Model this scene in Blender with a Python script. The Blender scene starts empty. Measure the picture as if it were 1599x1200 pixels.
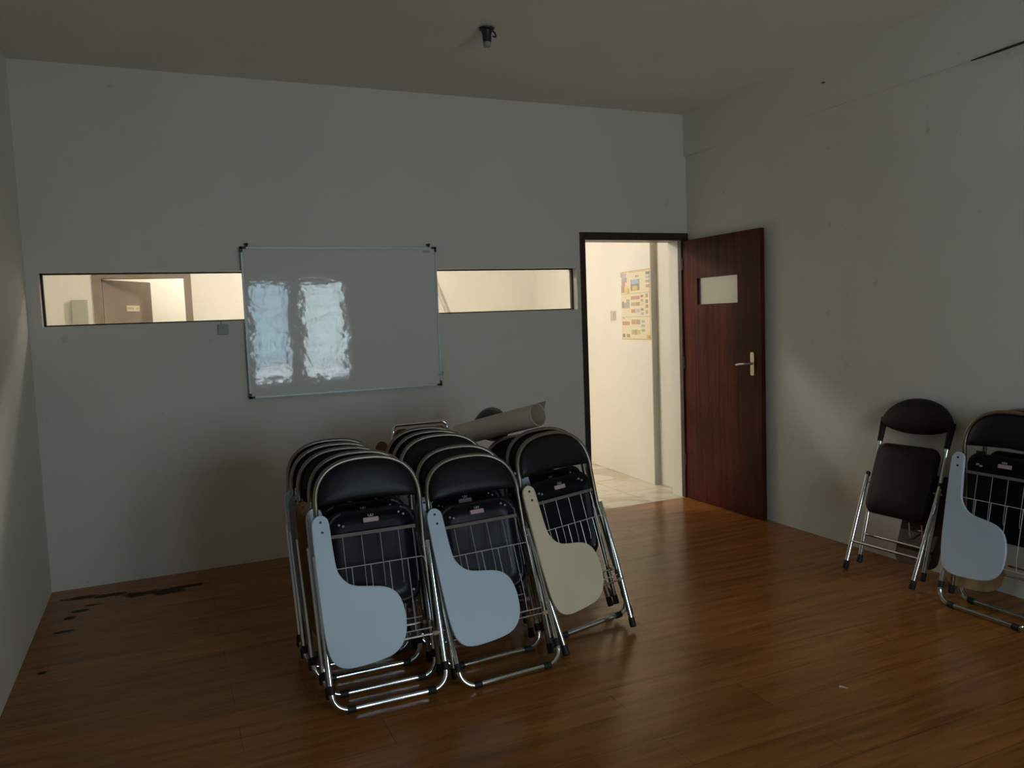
import bpy, bmesh, math, random
from mathutils import Vector, Matrix
random.seed(7)
C = bpy.context.scene.collection
PI = math.pi

# ------------------------------------------------------------------ materials
def newmat(name):
    m = bpy.data.materials.new(name); m.use_nodes = True
    nt = m.node_tree; b = nt.nodes['Principled BSDF']
    return m, nt, b

def simple(name, col, rough=.5, metal=0, spec=.5, noise=0, scale=8, bump=0, bscale=60, coat=0):
    m, nt, b = newmat(name)
    b.inputs['Roughness'].default_value = rough
    b.inputs['Metallic'].default_value = metal
    b.inputs['Specular IOR Level'].default_value = spec
    b.inputs['Coat Weight'].default_value = coat
    N, L = nt.nodes, nt.links
    tc = N.new('ShaderNodeTexCoord')
    if noise:
        n = N.new('ShaderNodeTexNoise'); n.inputs['Scale'].default_value = scale; n.inputs['Detail'].default_value = 5
        L.new(tc.outputs['Object'], n.inputs['Vector'])
        r = N.new('ShaderNodeValToRGB')
        r.color_ramp.elements[0].position = .3; r.color_ramp.elements[1].position = .7
        r.color_ramp.elements[0].color = tuple(c * (1 - noise) for c in col) + (1,)
        r.color_ramp.elements[1].color = tuple(min(1, c * (1 + noise)) for c in col) + (1,)
        L.new(n.outputs['Fac'], r.inputs['Fac']); L.new(r.outputs['Color'], b.inputs['Base Color'])
    else:
        b.inputs['Base Color'].default_value = tuple(col) + (1,)
    if bump:
        n2 = N.new('ShaderNodeTexNoise'); n2.inputs['Scale'].default_value = bscale; n2.inputs['Detail'].default_value = 3
        L.new(tc.outputs['Object'], n2.inputs['Vector'])
        bp = N.new('ShaderNodeBump'); bp.inputs['Strength'].default_value = bump; bp.inputs['Distance'].default_value = .01
        L.new(n2.outputs['Fac'], bp.inputs['Height']); L.new(bp.outputs['Normal'], b.inputs['Normal'])
    return m

def wall_mat(name, col, smudge=.5, low_col=(.30, .24, .17)):
    """painted plaster: faint mottling, brown scuffs scattered by noise, gently uneven surface"""
    m, nt, b = newmat(name); N, L = nt.nodes, nt.links
    b.inputs['Roughness'].default_value = .75; b.inputs['Specular IOR Level'].default_value = .25
    tc = N.new('ShaderNodeTexCoord')
    n = N.new('ShaderNodeTexNoise'); n.inputs['Scale'].default_value = 1.3; n.inputs['Detail'].default_value = 6
    L.new(tc.outputs['Object'], n.inputs['Vector'])
    r = N.new('ShaderNodeValToRGB')
    r.color_ramp.elements[0].position = .35; r.color_ramp.elements[1].position = .65
    r.color_ramp.elements[0].color = tuple(c * .94 for c in col) + (1,)
    r.color_ramp.elements[1].color = tuple(col) + (1,)
    L.new(n.outputs['Fac'], r.inputs['Fac'])
    # scuff marks
    n2 = N.new('ShaderNodeTexNoise'); n2.inputs['Scale'].default_value = 9; n2.inputs['Detail'].default_value = 4
    n2.inputs['Roughness'].default_value = .6
    L.new(tc.outputs['Object'], n2.inputs['Vector'])
    r2 = N.new('ShaderNodeValToRGB')
    r2.color_ramp.elements[0].position = .675; r2.color_ramp.elements[1].position = .83
    r2.color_ramp.elements[0].color = (0, 0, 0, 1); r2.color_ramp.elements[1].color = (smudge, smudge, smudge, 1)
    L.new(n2.outputs['Fac'], r2.inputs['Fac'])
    mx = N.new('ShaderNodeMixRGB'); mx.inputs['Color2'].default_value = tuple(low_col) + (1,)
    L.new(r2.outputs['Color'], mx.inputs['Fac']); L.new(r.outputs['Color'], mx.inputs['Color1'])
    L.new(mx.outputs['Color'], b.inputs['Base Color'])
    n3 = N.new('ShaderNodeTexNoise'); n3.inputs['Scale'].default_value = 5; n3.inputs['Detail'].default_value = 4
    L.new(tc.outputs['Object'], n3.inputs['Vector'])
    bp = N.new('ShaderNodeBump'); bp.inputs['Strength'].default_value = .12; bp.inputs['Distance'].default_value = .03
    L.new(n3.outputs['Fac'], bp.inputs['Height']); L.new(bp.outputs['Normal'], b.inputs['Normal'])
    return m

def floor_mat():
    """honey laminate boards running along the back wall, with dark damp patches near the left corner"""
    m, nt, b = newmat('laminate'); N, L = nt.nodes, nt.links
    tc = N.new('ShaderNodeTexCoord')
    br = N.new('ShaderNodeTexBrick')
    br.inputs['Scale'].default_value = 1; br.inputs['Brick Width'].default_value = 1.3; br.inputs['Row Height'].default_value = .19
    br.inputs['Mortar Size'].default_value = .0012; br.offset = .37
    br.inputs['Color1'].default_value = (.42, .155, .036, 1); br.inputs['Color2'].default_value = (.36, .13, .030, 1)
    br.inputs['Mortar'].default_value = (.12, .055, .02, 1)
    L.new(tc.outputs['Object'], br.inputs['Vector'])
    mp = N.new('ShaderNodeMapping'); mp.inputs['Scale'].default_value = (1.2, 14, 1)
    L.new(tc.outputs['Object'], mp.inputs['Vector'])
    n = N.new('ShaderNodeTexNoise'); n.inputs['Scale'].default_value = 1.6; n.inputs['Detail'].default_value = 7; n.inputs['Roughness'].default_value = .62
    n.inputs['Distortion'].default_value = .6
    L.new(mp.outputs['Vector'], n.inputs['Vector'])
    r = N.new('ShaderNodeValToRGB')
    r.color_ramp.elements[0].position = .30; r.color_ramp.elements[1].position = .68
    r.color_ramp.elements[0].color = (.45, .40, .36, 1); r.color_ramp.elements[1].color = (1.08, 1.06, 1.0, 1)
    L.new(n.outputs['Fac'], r.inputs['Fac'])
    mu = N.new('ShaderNodeMixRGB'); mu.blend_type = 'MULTIPLY'; mu.inputs['Fac'].default_value = .85
    L.new(br.outputs['Color'], mu.inputs['Color1']); L.new(r.outputs['Color'], mu.inputs['Color2'])
    # stains: blobs (x, y, half length, half width)
    cur = None
    nz = N.new('ShaderNodeTexNoise'); nz.inputs['Scale'].default_value = 11; nz.inputs['Detail'].default_value = 4
    L.new(tc.outputs['Object'], nz.inputs['Vector'])
    for (x, y, a, c) in STAINS:
        mp2 = N.new('ShaderNodeMapping'); mp2.vector_type = 'POINT'
        mp2.inputs['Location'].default_value = (-x / a, -y / c, 0); mp2.inputs['Scale'].default_value = (1 / a, 1 / c, 0)
        L.new(tc.outputs['Object'], mp2.inputs['Vector'])
        ln = N.new('ShaderNodeVectorMath'); ln.operation = 'LENGTH'; L.new(mp2.outputs['Vector'], ln.inputs[0])
        ad = N.new('ShaderNodeMath'); ad.operation = 'MULTIPLY_ADD'; ad.inputs[1].default_value = 2.2; ad.inputs[2].default_value = -1.1
        L.new(nz.outputs['Fac'], ad.inputs[0])
        sm = N.new('ShaderNodeMath'); sm.operation = 'ADD'; L.new(ln.outputs['Value'], sm.inputs[0]); L.new(ad.outputs['Value'], sm.inputs[1])
        mr = N.new('ShaderNodeMapRange'); mr.inputs['From Min'].default_value = .75; mr.inputs['From Max'].default_value = 1.1
        mr.inputs['To Min'].default_value = .9; mr.inputs['To Max'].default_value = 0
        L.new(sm.outputs['Value'], mr.inputs['Value'])
        if cur is None: cur = mr.outputs['Result']
        else:
            mxm = N.new('ShaderNodeMath'); mxm.operation = 'MAXIMUM'
            L.new(cur, mxm.inputs[0]); L.new(mr.outputs['Result'], mxm.inputs[1]); cur = mxm.outputs['Value']
    mx = N.new('ShaderNodeMixRGB'); mx.inputs['Color2'].default_value = (.020, .013, .009, 1)
    L.new(cur, mx.inputs['Fac']); L.new(mu.outputs['Color'], mx.inputs['Color1'])
    L.new(mx.outputs['Color'], b.inputs['Base Color'])
    b.inputs['Specular IOR Level'].default_value = .28; b.inputs['Specular Tint'].default_value = (1, .78, .52, 1)
    rr = N.new('ShaderNodeMapRange'); rr.inputs['To Min'].default_value = .24; rr.inputs['To Max'].default_value = .75
    L.new(cur, rr.inputs['Value']); L.new(rr.outputs['Result'], b.inputs['Roughness'])
    n4 = N.new('ShaderNodeTexNoise'); n4.inputs['Scale'].default_value = 7; n4.inputs['Detail'].default_value = 2
    L.new(tc.outputs['Object'], n4.inputs['Vector'])
    bp = N.new('ShaderNodeBump'); bp.inputs['Strength'].default_value = .06; bp.inputs['Distance'].default_value = .02
    L.new(n4.outputs['Fac'], bp.inputs['Height']); L.new(bp.outputs['Normal'], b.inputs['Normal'])
    return m

def tile_mat():
    m, nt, b = newmat('hall_tile'); N, L = nt.nodes, nt.links
    tc = N.new('ShaderNodeTexCoord')
    br = N.new('ShaderNodeTexBrick'); br.offset = 0
    br.inputs['Scale'].default_value = 1; br.inputs['Brick Width'].default_value = .4; br.inputs['Row Height'].default_value = .4
    br.inputs['Mortar Size'].default_value = .004
    br.inputs['Color1'].default_value = (.74, .68, .55, 1); br.inputs['Color2'].default_value = (.70, .64, .52, 1)
    br.inputs['Mortar'].default_value = (.42, .36, .27, 1)
    L.new(tc.outputs['Object'], br.inputs['Vector'])
    n = N.new('ShaderNodeTexNoise'); n.inputs['Scale'].default_value = 2.4; n.inputs['Detail'].default_value = 9; n.inputs['Distortion'].default_value = 1.6
    L.new(tc.outputs['Object'], n.inputs['Vector'])
    r = N.new('ShaderNodeValToRGB')
    r.color_ramp.elements[0].position = .40; r.color_ramp.elements[1].position = .50
    r.color_ramp.elements[0].color = (.62, .55, .44, 1); r.color_ramp.elements[1].color = (1, 1, 1, 1)
    L.new(n.outputs['Fac'], r.inputs['Fac'])
    mu = N.new('ShaderNodeMixRGB'); mu.blend_type = 'MULTIPLY'; mu.inputs['Fac'].default_value = .6
    L.new(br.outputs['Color'], mu.inputs['Color1']); L.new(r.outputs['Color'], mu.inputs['Color2'])
    L.new(mu.outputs['Color'], b.inputs['Base Color']); b.inputs['Roughness'].default_value = .35
    return m

def door_mat(name, dark, light, scale=(30, 30, 1.2)):
    m, nt, b = newmat(name); N, L = nt.nodes, nt.links
    tc = N.new('ShaderNodeTexCoord')
    mp = N.new('ShaderNodeMapping'); mp.inputs['Scale'].default_value = scale
    L.new(tc.outputs['Object'], mp.inputs['Vector'])
    n = N.new('ShaderNodeTexNoise'); n.inputs['Scale'].default_value = 1; n.inputs['Detail'].default_value = 6
    L.new(mp.outputs['Vector'], n.inputs['Vector'])
    n2 = N.new('ShaderNodeTexNoise'); n2.inputs['Scale'].default_value = 2.2; n2.inputs['Detail'].default_value = 4
    L.new(tc.outputs['Object'], n2.inputs['Vector'])
    mm = N.new('ShaderNodeMath'); mm.operation = 'MULTIPLY'
    L.new(n.outputs['Fac'], mm.inputs[0]); L.new(n2.outputs['Fac'], mm.inputs[1])
    r = N.new('ShaderNodeValToRGB')
    r.color_ramp.elements[0].position = .14; r.color_ramp.elements[1].position = .42
    r.color_ramp.elements[0].color = tuple(dark) + (1,); r.color_ramp.elements[1].color = tuple(light) + (1,)
    L.new(mm.outputs['Value'], r.inputs['Fac']); L.new(r.outputs['Color'], b.inputs['Base Color'])
    b.inputs['Roughness'].default_value = .42; b.inputs['Specular IOR Level'].default_value = .09
    return m

def glass_mat(name, tint=(1, 1, 1), refl=.08, dust=0, dust_col=(.7, .7, .65), bump=0):
    m = bpy.data.materials.new(name); m.use_nodes = True; nt = m.node_tree; N, L = nt.nodes, nt.links
    N.clear(); out = N.new('ShaderNodeOutputMaterial')
    t = N.new('ShaderNodeBsdfTransparent'); t.inputs['Color'].default_value = tuple(tint) + (1,)
    g = N.new('ShaderNodeBsdfGlossy'); g.inputs['Roughness'].default_value = .03
    lw = N.new('ShaderNodeLayerWeight'); lw.inputs['Blend'].default_value = .25
    ma = N.new('ShaderNodeMath'); ma.operation = 'MULTIPLY_ADD'; ma.inputs[1].default_value = .6; ma.inputs[2].default_value = refl * .5
    L.new(lw.outputs['Fresnel'], ma.inputs[0])
    mx = N.new('ShaderNodeMixShader'); L.new(ma.outputs['Value'], mx.inputs['Fac'])
    L.new(t.outputs['BSDF'], mx.inputs[1]); L.new(g.outputs['BSDF'], mx.inputs[2])
    last = mx
    if dust:
        d = N.new('ShaderNodeBsdfDiffuse'); d.inputs['Color'].default_value = tuple(dust_col) + (1,)
        m2 = N.new('ShaderNodeMixShader'); m2.inputs['Fac'].default_value = dust
        L.new(mx.outputs['Shader'], m2.inputs[1]); L.new(d.outputs['BSDF'], m2.inputs[2]); last = m2
    L.new(last.outputs['Shader'], out.inputs['Surface'])
    return m

def whiteboard_mat():
    m, nt, b = newmat('whiteboard_enamel'); N, L = nt.nodes, nt.links
    b.inputs['Base Color'].default_value = (.80, .76, .71, 1)
    b.inputs['Roughness'].default_value = .05; b.inputs['Specular IOR Level'].default_value = .5
    tc = N.new('ShaderNodeTexCoord')
    n = N.new('ShaderNodeTexNoise'); n.inputs['Scale'].default_value = 13; n.inputs['Detail'].default_value = 2
    L.new(tc.outputs['Object'], n.inputs['Vector'])
    bp = N.new('ShaderNodeBump'); bp.inputs['Strength'].default_value = .075; bp.inputs['Distance'].default_value = .008
    L.new(n.outputs['Fac'], bp.inputs['Height']); L.new(bp.outputs['Normal'], b.inputs['Normal'])
    return m

STAINS = [(.17, -.19, .10, .035), (.28, -.22, .09, .032), (.46, -.29, .10, .045), (.58, -.32, .11, .055), (.68, -.28, .09, .035),
          (.135, -.503, .03, .03), (.166, -.419, .04, .022), (.113, -.708, .05, .018), (.226, -.347, .04, .02), (.09, -1.2, .02, .02)]

M = {}
M['wall'] = wall_mat('room_wall_paint', (.84, .76, .675))
M['side'] = wall_mat('side_wall_paint', (.81, .785, .70), .55)
M['ceil'] = wall_mat('ceiling_paint', (.82, .785, .70), .12)
M['hallw'] = wall_mat('hall_wall_paint', (.84, .795, .71), .3, (.5, .42, .3))
M['hallw2'] = wall_mat('hall_shade_and_post_grey', (.55, .52, .45), .4, (.4, .35, .28))  # wall colour darkened for the shaded step face; also colours the sloping post
M['floor'] = floor_mat()
M['tile'] = tile_mat()
M['door'] = door_mat('maroon_door_paint', (.040, .009, .006), (.125, .027, .016))
M['frame'] = simple('door_frame_paint', (.045, .018, .014), .4, noise=.3, scale=12)
M['halldoor'] = door_mat('grey_brown_door_paint', (.23, .185, .15), (.30, .245, .195), (3, 3, 3))
M['blackframe'] = simple('window_frame_paint', (.022, .018, .014), .5)
M['glass'] = glass_mat('window_glass', (.97, .97, .96), .03)
M['doorglass'] = glass_mat('dusty_door_glass', (.92, .92, .88), .12, .12, (.60, .58, .50))
M['frosted'] = glass_mat('frosted_pane', (.72, .82, .90), .03)
M['frosted2'] = glass_mat('pale_pane', (.92, .96, .98), .03)
M['clear'] = glass_mat('clear_pane', (.95, .97, 1), .03)
M['grille'] = simple('grille_iron', (.12, .12, .12), .5)
M['white_frame'] = simple('white_window_frame', (.5, .5, .5), .5)
M['board'] = whiteboard_mat()
M['alu'] = simple('aluminium', (.42, .43, .42), .5, 1, noise=.05, scale=20)
M['black'] = simple('black_plastic', (.016, .016, .017), .45)
M['chrome'] = simple('chrome', (.74, .75, .76), .10, 1, noise=.04, scale=30)
M['dullchrome'] = simple('dull_chrome', (.29, .255, .21), .38, 1, noise=.08, scale=40)
M['taupe'] = simple('taupe_painted_metal', (.20, .178, .150), .55, spec=.3)
M['wire'] = simple('wire_chrome', (.80, .80, .80), .35, .45)
M['vinyl'] = simple('black_vinyl', (.0085, .009, .010), .42, spec=.28, bump=.08, bscale=220, noise=.2, scale=30)
M['shell'] = simple('black_plastic_shell', (.007, .0075, .010), .30, spec=.18, bump=.02, bscale=60)
M['rubber'] = simple('black_rubber', (.012, .012, .012), .6)
M['pink'] = simple('pink_sticker', (.62, .40, .42), .5, noise=.08, scale=80)
M['emblem'] = simple('silver_emblem', (.33, .35, .35), .4)
M['ferrule'] = simple('brass_ferrule', (.48, .40, .28), .5, noise=.12, scale=60)
M['white_lam'] = simple('white_laminate', (.64, .73, .85), .42, noise=.02, scale=4)
M['cream_lam'] = simple('cream_laminate', (.90, .75, .53), .45, noise=.03, scale=4)
M['brown_lam'] = simple('brown_laminate', (.21, .095, .038), .45, noise=.15, scale=6)
M['grey_lam'] = simple('grey_laminate', (.30, .29, .27), .5, noise=.08, scale=5)
M['tan_lam'] = simple('tan_plywood', (.42, .26, .13), .55, noise=.18, scale=9)
M['dark_lam'] = simple('dark_brown_laminate', (.085, .045, .026), .5, noise=.15, scale=6)
M['screw'] = simple('dark_screw', (.05, .05, .045), .4, .6)
M['brown_vinyl'] = simple('dark_brown_vinyl', (.016, .0095, .0095), .5, spec=.25, bump=.10, bscale=180, noise=.2, scale=20)
M['maroon'] = simple('maroon_vinyl', (.16, .022, .024), .4, noise=.15, scale=20)
M['paper'] = simple('cream_paper', (.66, .54, .42), .6, noise=.05, scale=6, bump=.05, bscale=12)
M['switch'] = simple('ivory_plastic', (.60, .54, .42), .4)
M['greybox'] = simple('grey_green_box', (.42, .42, .34), .5)
M['plate'] = simple('grey_plate', (.40, .41, .40), .5)
M['steel'] = simple('worn_brass_steel', (.66, .55, .38), .32, .85, noise=.12, scale=50)
M['porcelain'] = simple('porcelain', (.30, .31, .29), .5)
M['gap_nail'] = simple('dark_gap_and_nail', (.03, .022, .016), .6)  # dark tone for the beam's shadow gap and for the nail
M['signw'] = simple('sign_cream', (.62, .54, .40), .5)
M['signt'] = simple('sign_ink', (.40, .32, .22), .6)
for nm, col in dict(p_paper=(.80, .72, .52), p_gold=(.60, .42, .08), p_blue=(.10, .28, .52), p_sky=(.20, .48, .72), p_grey=(.30, .33, .36), p_red=(.48, .14, .10),
                    p_brown=(.32, .18, .10), p_dark=(.12, .10, .09), p_pink=(.55, .14, .28), p_lilac=(.42, .44, .58), p_orange=(.75, .30, .04),
                    p_yellow=(.85, .65, .10), p_olive=(.38, .34, .14), p_line=(.50, .44, .30)).items():
    M[nm] = simple('print_' + nm[2:], tuple(.62 * c + .38 * q for c, q in zip(col, (.74, .66, .48))), .4)

# ------------------------------------------------------------------ mesh helpers
class MB:
    """collects shapes and links them as ONE mesh object"""
    def __init__(s): s.v = []; s.f = []; s.mi = []; s.cur = 0
    def add(s, vs, fs):
        o = len(s.v); s.v += [tuple(v) for v in vs]
        s.f += [tuple(i + o for i in f) for f in fs]; s.mi += [s.cur] * len(fs); return s
    def box(s, a, b):
        x0, y0, z0 = (min(p, q) for p, q in zip(a, b)); x1, y1, z1 = (max(p, q) for p, q in zip(a, b))
        return s.add([(x0, y0, z0), (x1, y0, z0), (x1, y1, z0), (x0, y1, z0), (x0, y0, z1), (x1, y0, z1), (x1, y1, z1), (x0, y1, z1)],
                     [(0, 3, 2, 1), (4, 5, 6, 7), (0, 1, 5, 4), (1, 2, 6, 5), (2, 3, 7, 6), (3, 0, 4, 7)])
    def tube(s, pts, r, seg=10, closed=False, cap=True):
        pts = [Vector(p) for p in pts]; n = len(pts); rr = r if isinstance(r, (list, tuple)) else [r] * n
        T = []
        for i in range(n):
            if closed: t = pts[(i + 1) % n] - pts[i - 1]
            else: t = pts[min(i + 1, n - 1)] - pts[max(i - 1, 0)]
            T.append(t.normalized())
        up = Vector((0, 1, 0)) if abs(T[0].y) < .9 else Vector((1, 0, 0))
        u = (up - T[0] * up.dot(T[0])).normalized(); vs = []
        for i in range(n):
            u = (u - T[i] * u.dot(T[i])).normalized(); w = T[i].cross(u)
            for k in range(seg):
                a = 2 * PI * k / seg; vs.append(pts[i] + (u * math.cos(a) + w * math.sin(a)) * rr[i])
        fs = []
        for i in range(n if closed else n - 1):
            j = (i + 1) % n
            for k in range(seg):
                l = (k + 1) % seg; fs.append((i * seg + k, i * seg + l, j * seg + l, j * seg + k))
        if cap and not closed:
            fs.append(tuple(range(seg - 1, -1, -1))); fs.append(tuple((n - 1) * seg + k for k in range(seg)))
        return s.add(vs, fs)
    def cyl(s, a, b, r, seg=16): return s.tube([a, b], r, seg)
    def prism(s, outline, y0, y1, bev=.0015):
        """outline [(x,z)] counter-clockwise seen from -y, thick from y0 (front) to y1, softly bevelled edges"""
        n = len(outline); cx = sum(p[0] for p in outline) / n; cz = sum(p[1] for p in outline) / n
        def ins(d):
            o = []
            for i in range(n):
                a, b, c = Vector(outline[i - 1]), Vector(outline[i]), Vector(outline[(i + 1) % n])
                t = (c - a).normalized(); o.append((b.x - t.y * d, b.y + t.x * d))
            return o
        rings = [(ins(bev), y0), (outline, y0 + bev), (outline, y1 - bev), (ins(bev), y1)]
        vs = []
        for o, y in rings: vs += [(p[0], y, p[1]) for p in o]
        fs = []
        for k in range(3):
            for i in range(n):
                j = (i + 1) % n; fs.append((k * n + i, k * n + j, (k + 1) * n + j, (k + 1) * n + i))
        fs.append(tuple(range(n - 1, -1, -1))); fs.append(tuple(3 * n + i for i in range(n)))
        fs = [tuple(reversed(f)) for f in fs]
        return s.add(vs, fs)
    def pad(s, outline, prof, curve=0, hw=1):
        """rings of the outline scaled about its centre: prof = [(scale, y)] from the front middle to the back middle"""
        n = len(outline); cx = sum(p[0] for p in outline) / n; cz = sum(p[1] for p in outline) / n
        vs = []
        for sc, y in prof:
            for (x, z) in outline:
                X = cx + (x - cx) * sc
                vs.append((X, y + curve * (1 - (X / hw) ** 2), cz + (z - cz) * sc))
        fs = []
        for k in range(len(prof) - 1):
            for i in range(n):
                j = (i + 1) % n; fs.append((k * n + i, k * n + j, (k + 1) * n + j, (k + 1) * n + i))
        fs.append(tuple(range(n - 1, -1, -1))); fs.append(tuple((len(prof) - 1) * n + i for i in range(n)))
        fs = [tuple(reversed(f)) for f in fs]
        return s.add(vs, fs)
    def mesh(s, name, mats, smooth=True, angle=35):
        me = bpy.data.meshes.new(name); me.from_pydata(s.v, [], s.f)
        for m in (mats if isinstance(mats, (list, tuple)) else [mats]): me.materials.append(m)
        me.polygons.foreach_set('material_index', s.mi)
        bm = bmesh.new(); bm.from_mesh(me); bmesh.ops.recalc_face_normals(bm, faces=bm.faces); bm.to_mesh(me); bm.free()
        if smooth:
            me.polygons.foreach_set('use_smooth', [True] * len(me.polygons)); me.set_sharp_from_angle(angle=math.radians(angle))
        me.update(); return me
    def build(s, name, mats, parent=None, label=None, **k):
        return link(name, s.mesh(name, mats, **k), parent, label)

def link(name, me, parent=None, label=None):
    o = bpy.data.objects.new(name, me); C.objects.link(o)
    if parent: o.parent = parent
    if label: o['label'] = label
    return o
def tag(o, label, cat, group=None):
    o['label'] = label; o['category'] = cat
    if group: o['group'] = group
    return o
def struct(o): o['kind'] = 'structure'; return o
def empty(name, mat=None):
    o = bpy.data.objects.new(name, None); C.objects.link(o); o.empty_display_size = .1
    if mat is not None: o.matrix_world = mat
    return o

def spline(pts, n=5, closed=True):
    """Catmull-Rom through the points"""
    out = []; N = len(pts)
    for i in range(N if closed else N - 1):
        if closed: p = [Vector(pts[(i + k) % N]) for k in (-1, 0, 1, 2)]
        else: p = [Vector(pts[min(max(i + k, 0), N - 1)]) for k in (-1, 0, 1, 2)]
        for j in range(n):
            t = j / n
            out.append(tuple(.5 * ((2 * p[1]) + (p[2] - p[0]) * t + (2 * p[0] - 5 * p[1] + 4 * p[2] - p[3]) * t * t + (3 * p[1] - p[0] - 3 * p[2] + p[3]) * t ** 3)))
    if not closed: out.append(tuple(pts[-1]))
    return out
def rrect(x0, x1, z0, z1, r, n=6):
    o = []
    for cx, cz, a in ((x1 - r, z0 + r, -PI / 2), (x1 - r, z1 - r, 0), (x0 + r, z1 - r, PI / 2), (x0 + r, z0 + r, PI)):
        for k in range(n + 1):
            t = a + PI / 2 * k / n; o.append((cx + r * math.cos(t), cz + r * math.sin(t)))
    return o
def sp(a, e): return math.copysign(abs(a) ** e, a)

# ------------------------------------------------------------------ camera (solved from the room's edges)
F, YAW, PITCH, ROLL = 1236.12, .413955, .0826623, .0372383
CAM = Vector((.656708, -5.030861, 1.438200))
cy, sy_ = math.cos(YAW), math.sin(YAW); cp, sp_ = math.cos(PITCH), math.sin(PITCH)
fwd = Vector((sy_ * cp, cy * cp, -sp_)); right = Vector((cy, -sy_, 0)); down = fwd.cross(right)
cr, sr = math.cos(ROLL), math.sin(ROLL)
r2 = right * cr + down * sr; d2 = down * cr - right * sr
cam = bpy.data.cameras.new('camera'); co = bpy.data.objects.new('camera', cam); C.objects.link(co)
cam.sensor_width = 36; cam.lens = F / 1599 * 36; cam.clip_start = .05
mw = Matrix((r2, -d2, -fwd)).transposed().to_4x4(); mw.translation = CAM; co.matrix_world = mw
bpy.context.scene.camera = co

# ------------------------------------------------------------------ room shell
W, H, RY = 4.368, 2.915, -6.2
Z0, Z1, WX0, WX1 = 1.486, 1.782, .065, 3.405      # strip window opening
DX0, DX1, DH = 3.475, 4.300, 1.979                # doorway clear opening
FX0, FX1, FH = 3.435, 4.368, 2.034                # door frame outside
T = .15
struct(MB().box((-.15, RY - .2, -.1), (W + .15, 0, 0)).build('floor', M['floor'], smooth=False))
struct(MB().box((-.15, RY - .2, H), (W + .15, T, H + .12)).build('ceiling', M['ceil'], smooth=False))
b = MB()
b.box((-1.2, 0, 0), (WX0, T, H)); b.box((WX0, 0, 0), (WX1, T, Z0)); b.box((WX0, 0, Z1), (WX1, T, H))
b.box((WX1, 0, 0), (FX0, T, H)); b.box((FX0, 0, FH), (W, T, H)); b.box((W, 0, 0), (4.9, T, H))
struct(b.build('wall_back', M['wall'], smooth=False))
struct(MB().box((-.15, RY - .2, 0), (0, 0, H)).build('wall_left', M['side'], smooth=False))
struct(MB().box((W, RY - .2, 0), (W + .2, 0, H)).build('wall_right', M['side'], smooth=False))
struct(MB().box((W - .022, RY, 2.607), (W, 0, H)).build('trim_1', M['side'], smooth=False))       # ring beam standing out from the right wall
# front wall, behind the camera, with two barred windows
WIN = [(1.775, 2.295, .69, 2.06), (2.455, 3.06, .69, 2.06)]
b = MB(); xs = -.15
for (x0, x1, z0, z1) in WIN:
    b.box((xs, RY - .15, 0), (x0, RY, H)); b.box((x0, RY - .15, 0), (x1, RY, z0)); b.box((x0, RY - .15, z1), (x1, RY, H)); xs = x1
b.box((xs, RY - .15, 0), (W + .15, RY, H))
struct(b.build('wall_front', M['side'], smooth=False))
for i, (x0, x1, z0, z1) in enumerate(WIN):
    w = struct(empty('window_%d' % (i + 2), Matrix.Translation((x0, RY - .1, z0))))
    wd, ht = x1 - x0, z1 - z0
    f = MB()
    for a, c in (((0, 0), (.035, ht)), ((wd - .035, 0), (wd, ht)), ((0, 0), (wd, .035)), ((0, ht - .035), (wd, ht)), ((0, .22), (wd, .245))):
        f.box((a[0], 0, a[1]), (c[0], .05, c[1]))
    f.build('window_frame', M['white_frame'], w, smooth=False)
    MB().box((.035, .02, .245), (wd - .035, .024, ht - .035)).build('pane', M['frosted' if i == 0 else 'frosted2'], w, smooth=False)
    MB().box((.035, .02, .035), (wd - .035, .024, .22)).build('pane', M['clear'], w, smooth=False)
    g = MB()
    for k in range(1, 5): g.box((wd * k / 5 - .009, .055, .035), (wd * k / 5 + .009, .065, ht - .035))
    for k in range(1, 8): g.box((.02, .058, ht * k / 8 - .008), (wd - .02, .066, ht * k / 8 + .008))
    g.build('grille', M['grille'], w, smooth=False)

# strip window in the back wall
w1 = struct(empty('window_1', Matrix.Translation((0, .06, 0))))
f = MB(); t = .012
for a, c in (((WX0, Z0), (WX0 + t, Z1)), ((WX1 - t, Z0), (WX1, Z1)), ((WX0, Z0), (WX1, Z0 + .008)), ((WX0, Z1 - .008), (WX1, Z1))):
    f.box((a[0], 0, a[1]), (c[0], .03, c[1]))
f.build('window_frame', M['blackframe'], w1, smooth=False)
MB().box((WX0 + t, .012, Z0 + .008), (WX1 - t, .016, Z1 - .008)).build('pane', M['glass'], w1, smooth=False)

# door frame and the open leaf
f = MB()
f.box((FX0, -.012, 0), (DX0, T + .01, DH)); f.box((DX1, -.012, 0), (FX1 - .002, .03, DH)); f.box((FX0, -.012, DH), (FX1 - .002, T + .01, FH))
struct(f.build('trim_2', M['frame'], smooth=False))
struct(MB().box((DX1, .03, 0), (W + .05, T + .002, DH)).build('trim_6', M['hallw'], smooth=False))      # plastered reveal beside the doorway
d = struct(empty('door_1', Matrix.Translation((4.313, -.012, .006))))
X1 = .035; YE = -.853; ZT = 1.968
g0, g1, h0, h1 = -.172, -.622, 1.484, 1.678
f = MB()
f.box((0, 0, 0), (X1, YE, h0)); f.box((0, 0, h1), (X1, YE, ZT)); f.box((0, 0, h0), (X1, g0, h1)); f.box((0, g1, h0), (X1, YE, h1))
f.build('door_leaf', M['door'], d, smooth=False)
MB().box((.016, g0, h0), (.020, g1, h1)).build('pane', M['doorglass'], d, 'small dusty glass pane', smooth=False)
hd = MB(); hd.prism([(p[0], p[1]) for p in rrect(-.019, .019, .985, 1.143, .008)], 0, .005)
hd.v = [(-.005 + q[1], -.768 + q[0], q[2]) for q in hd.v]
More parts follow.
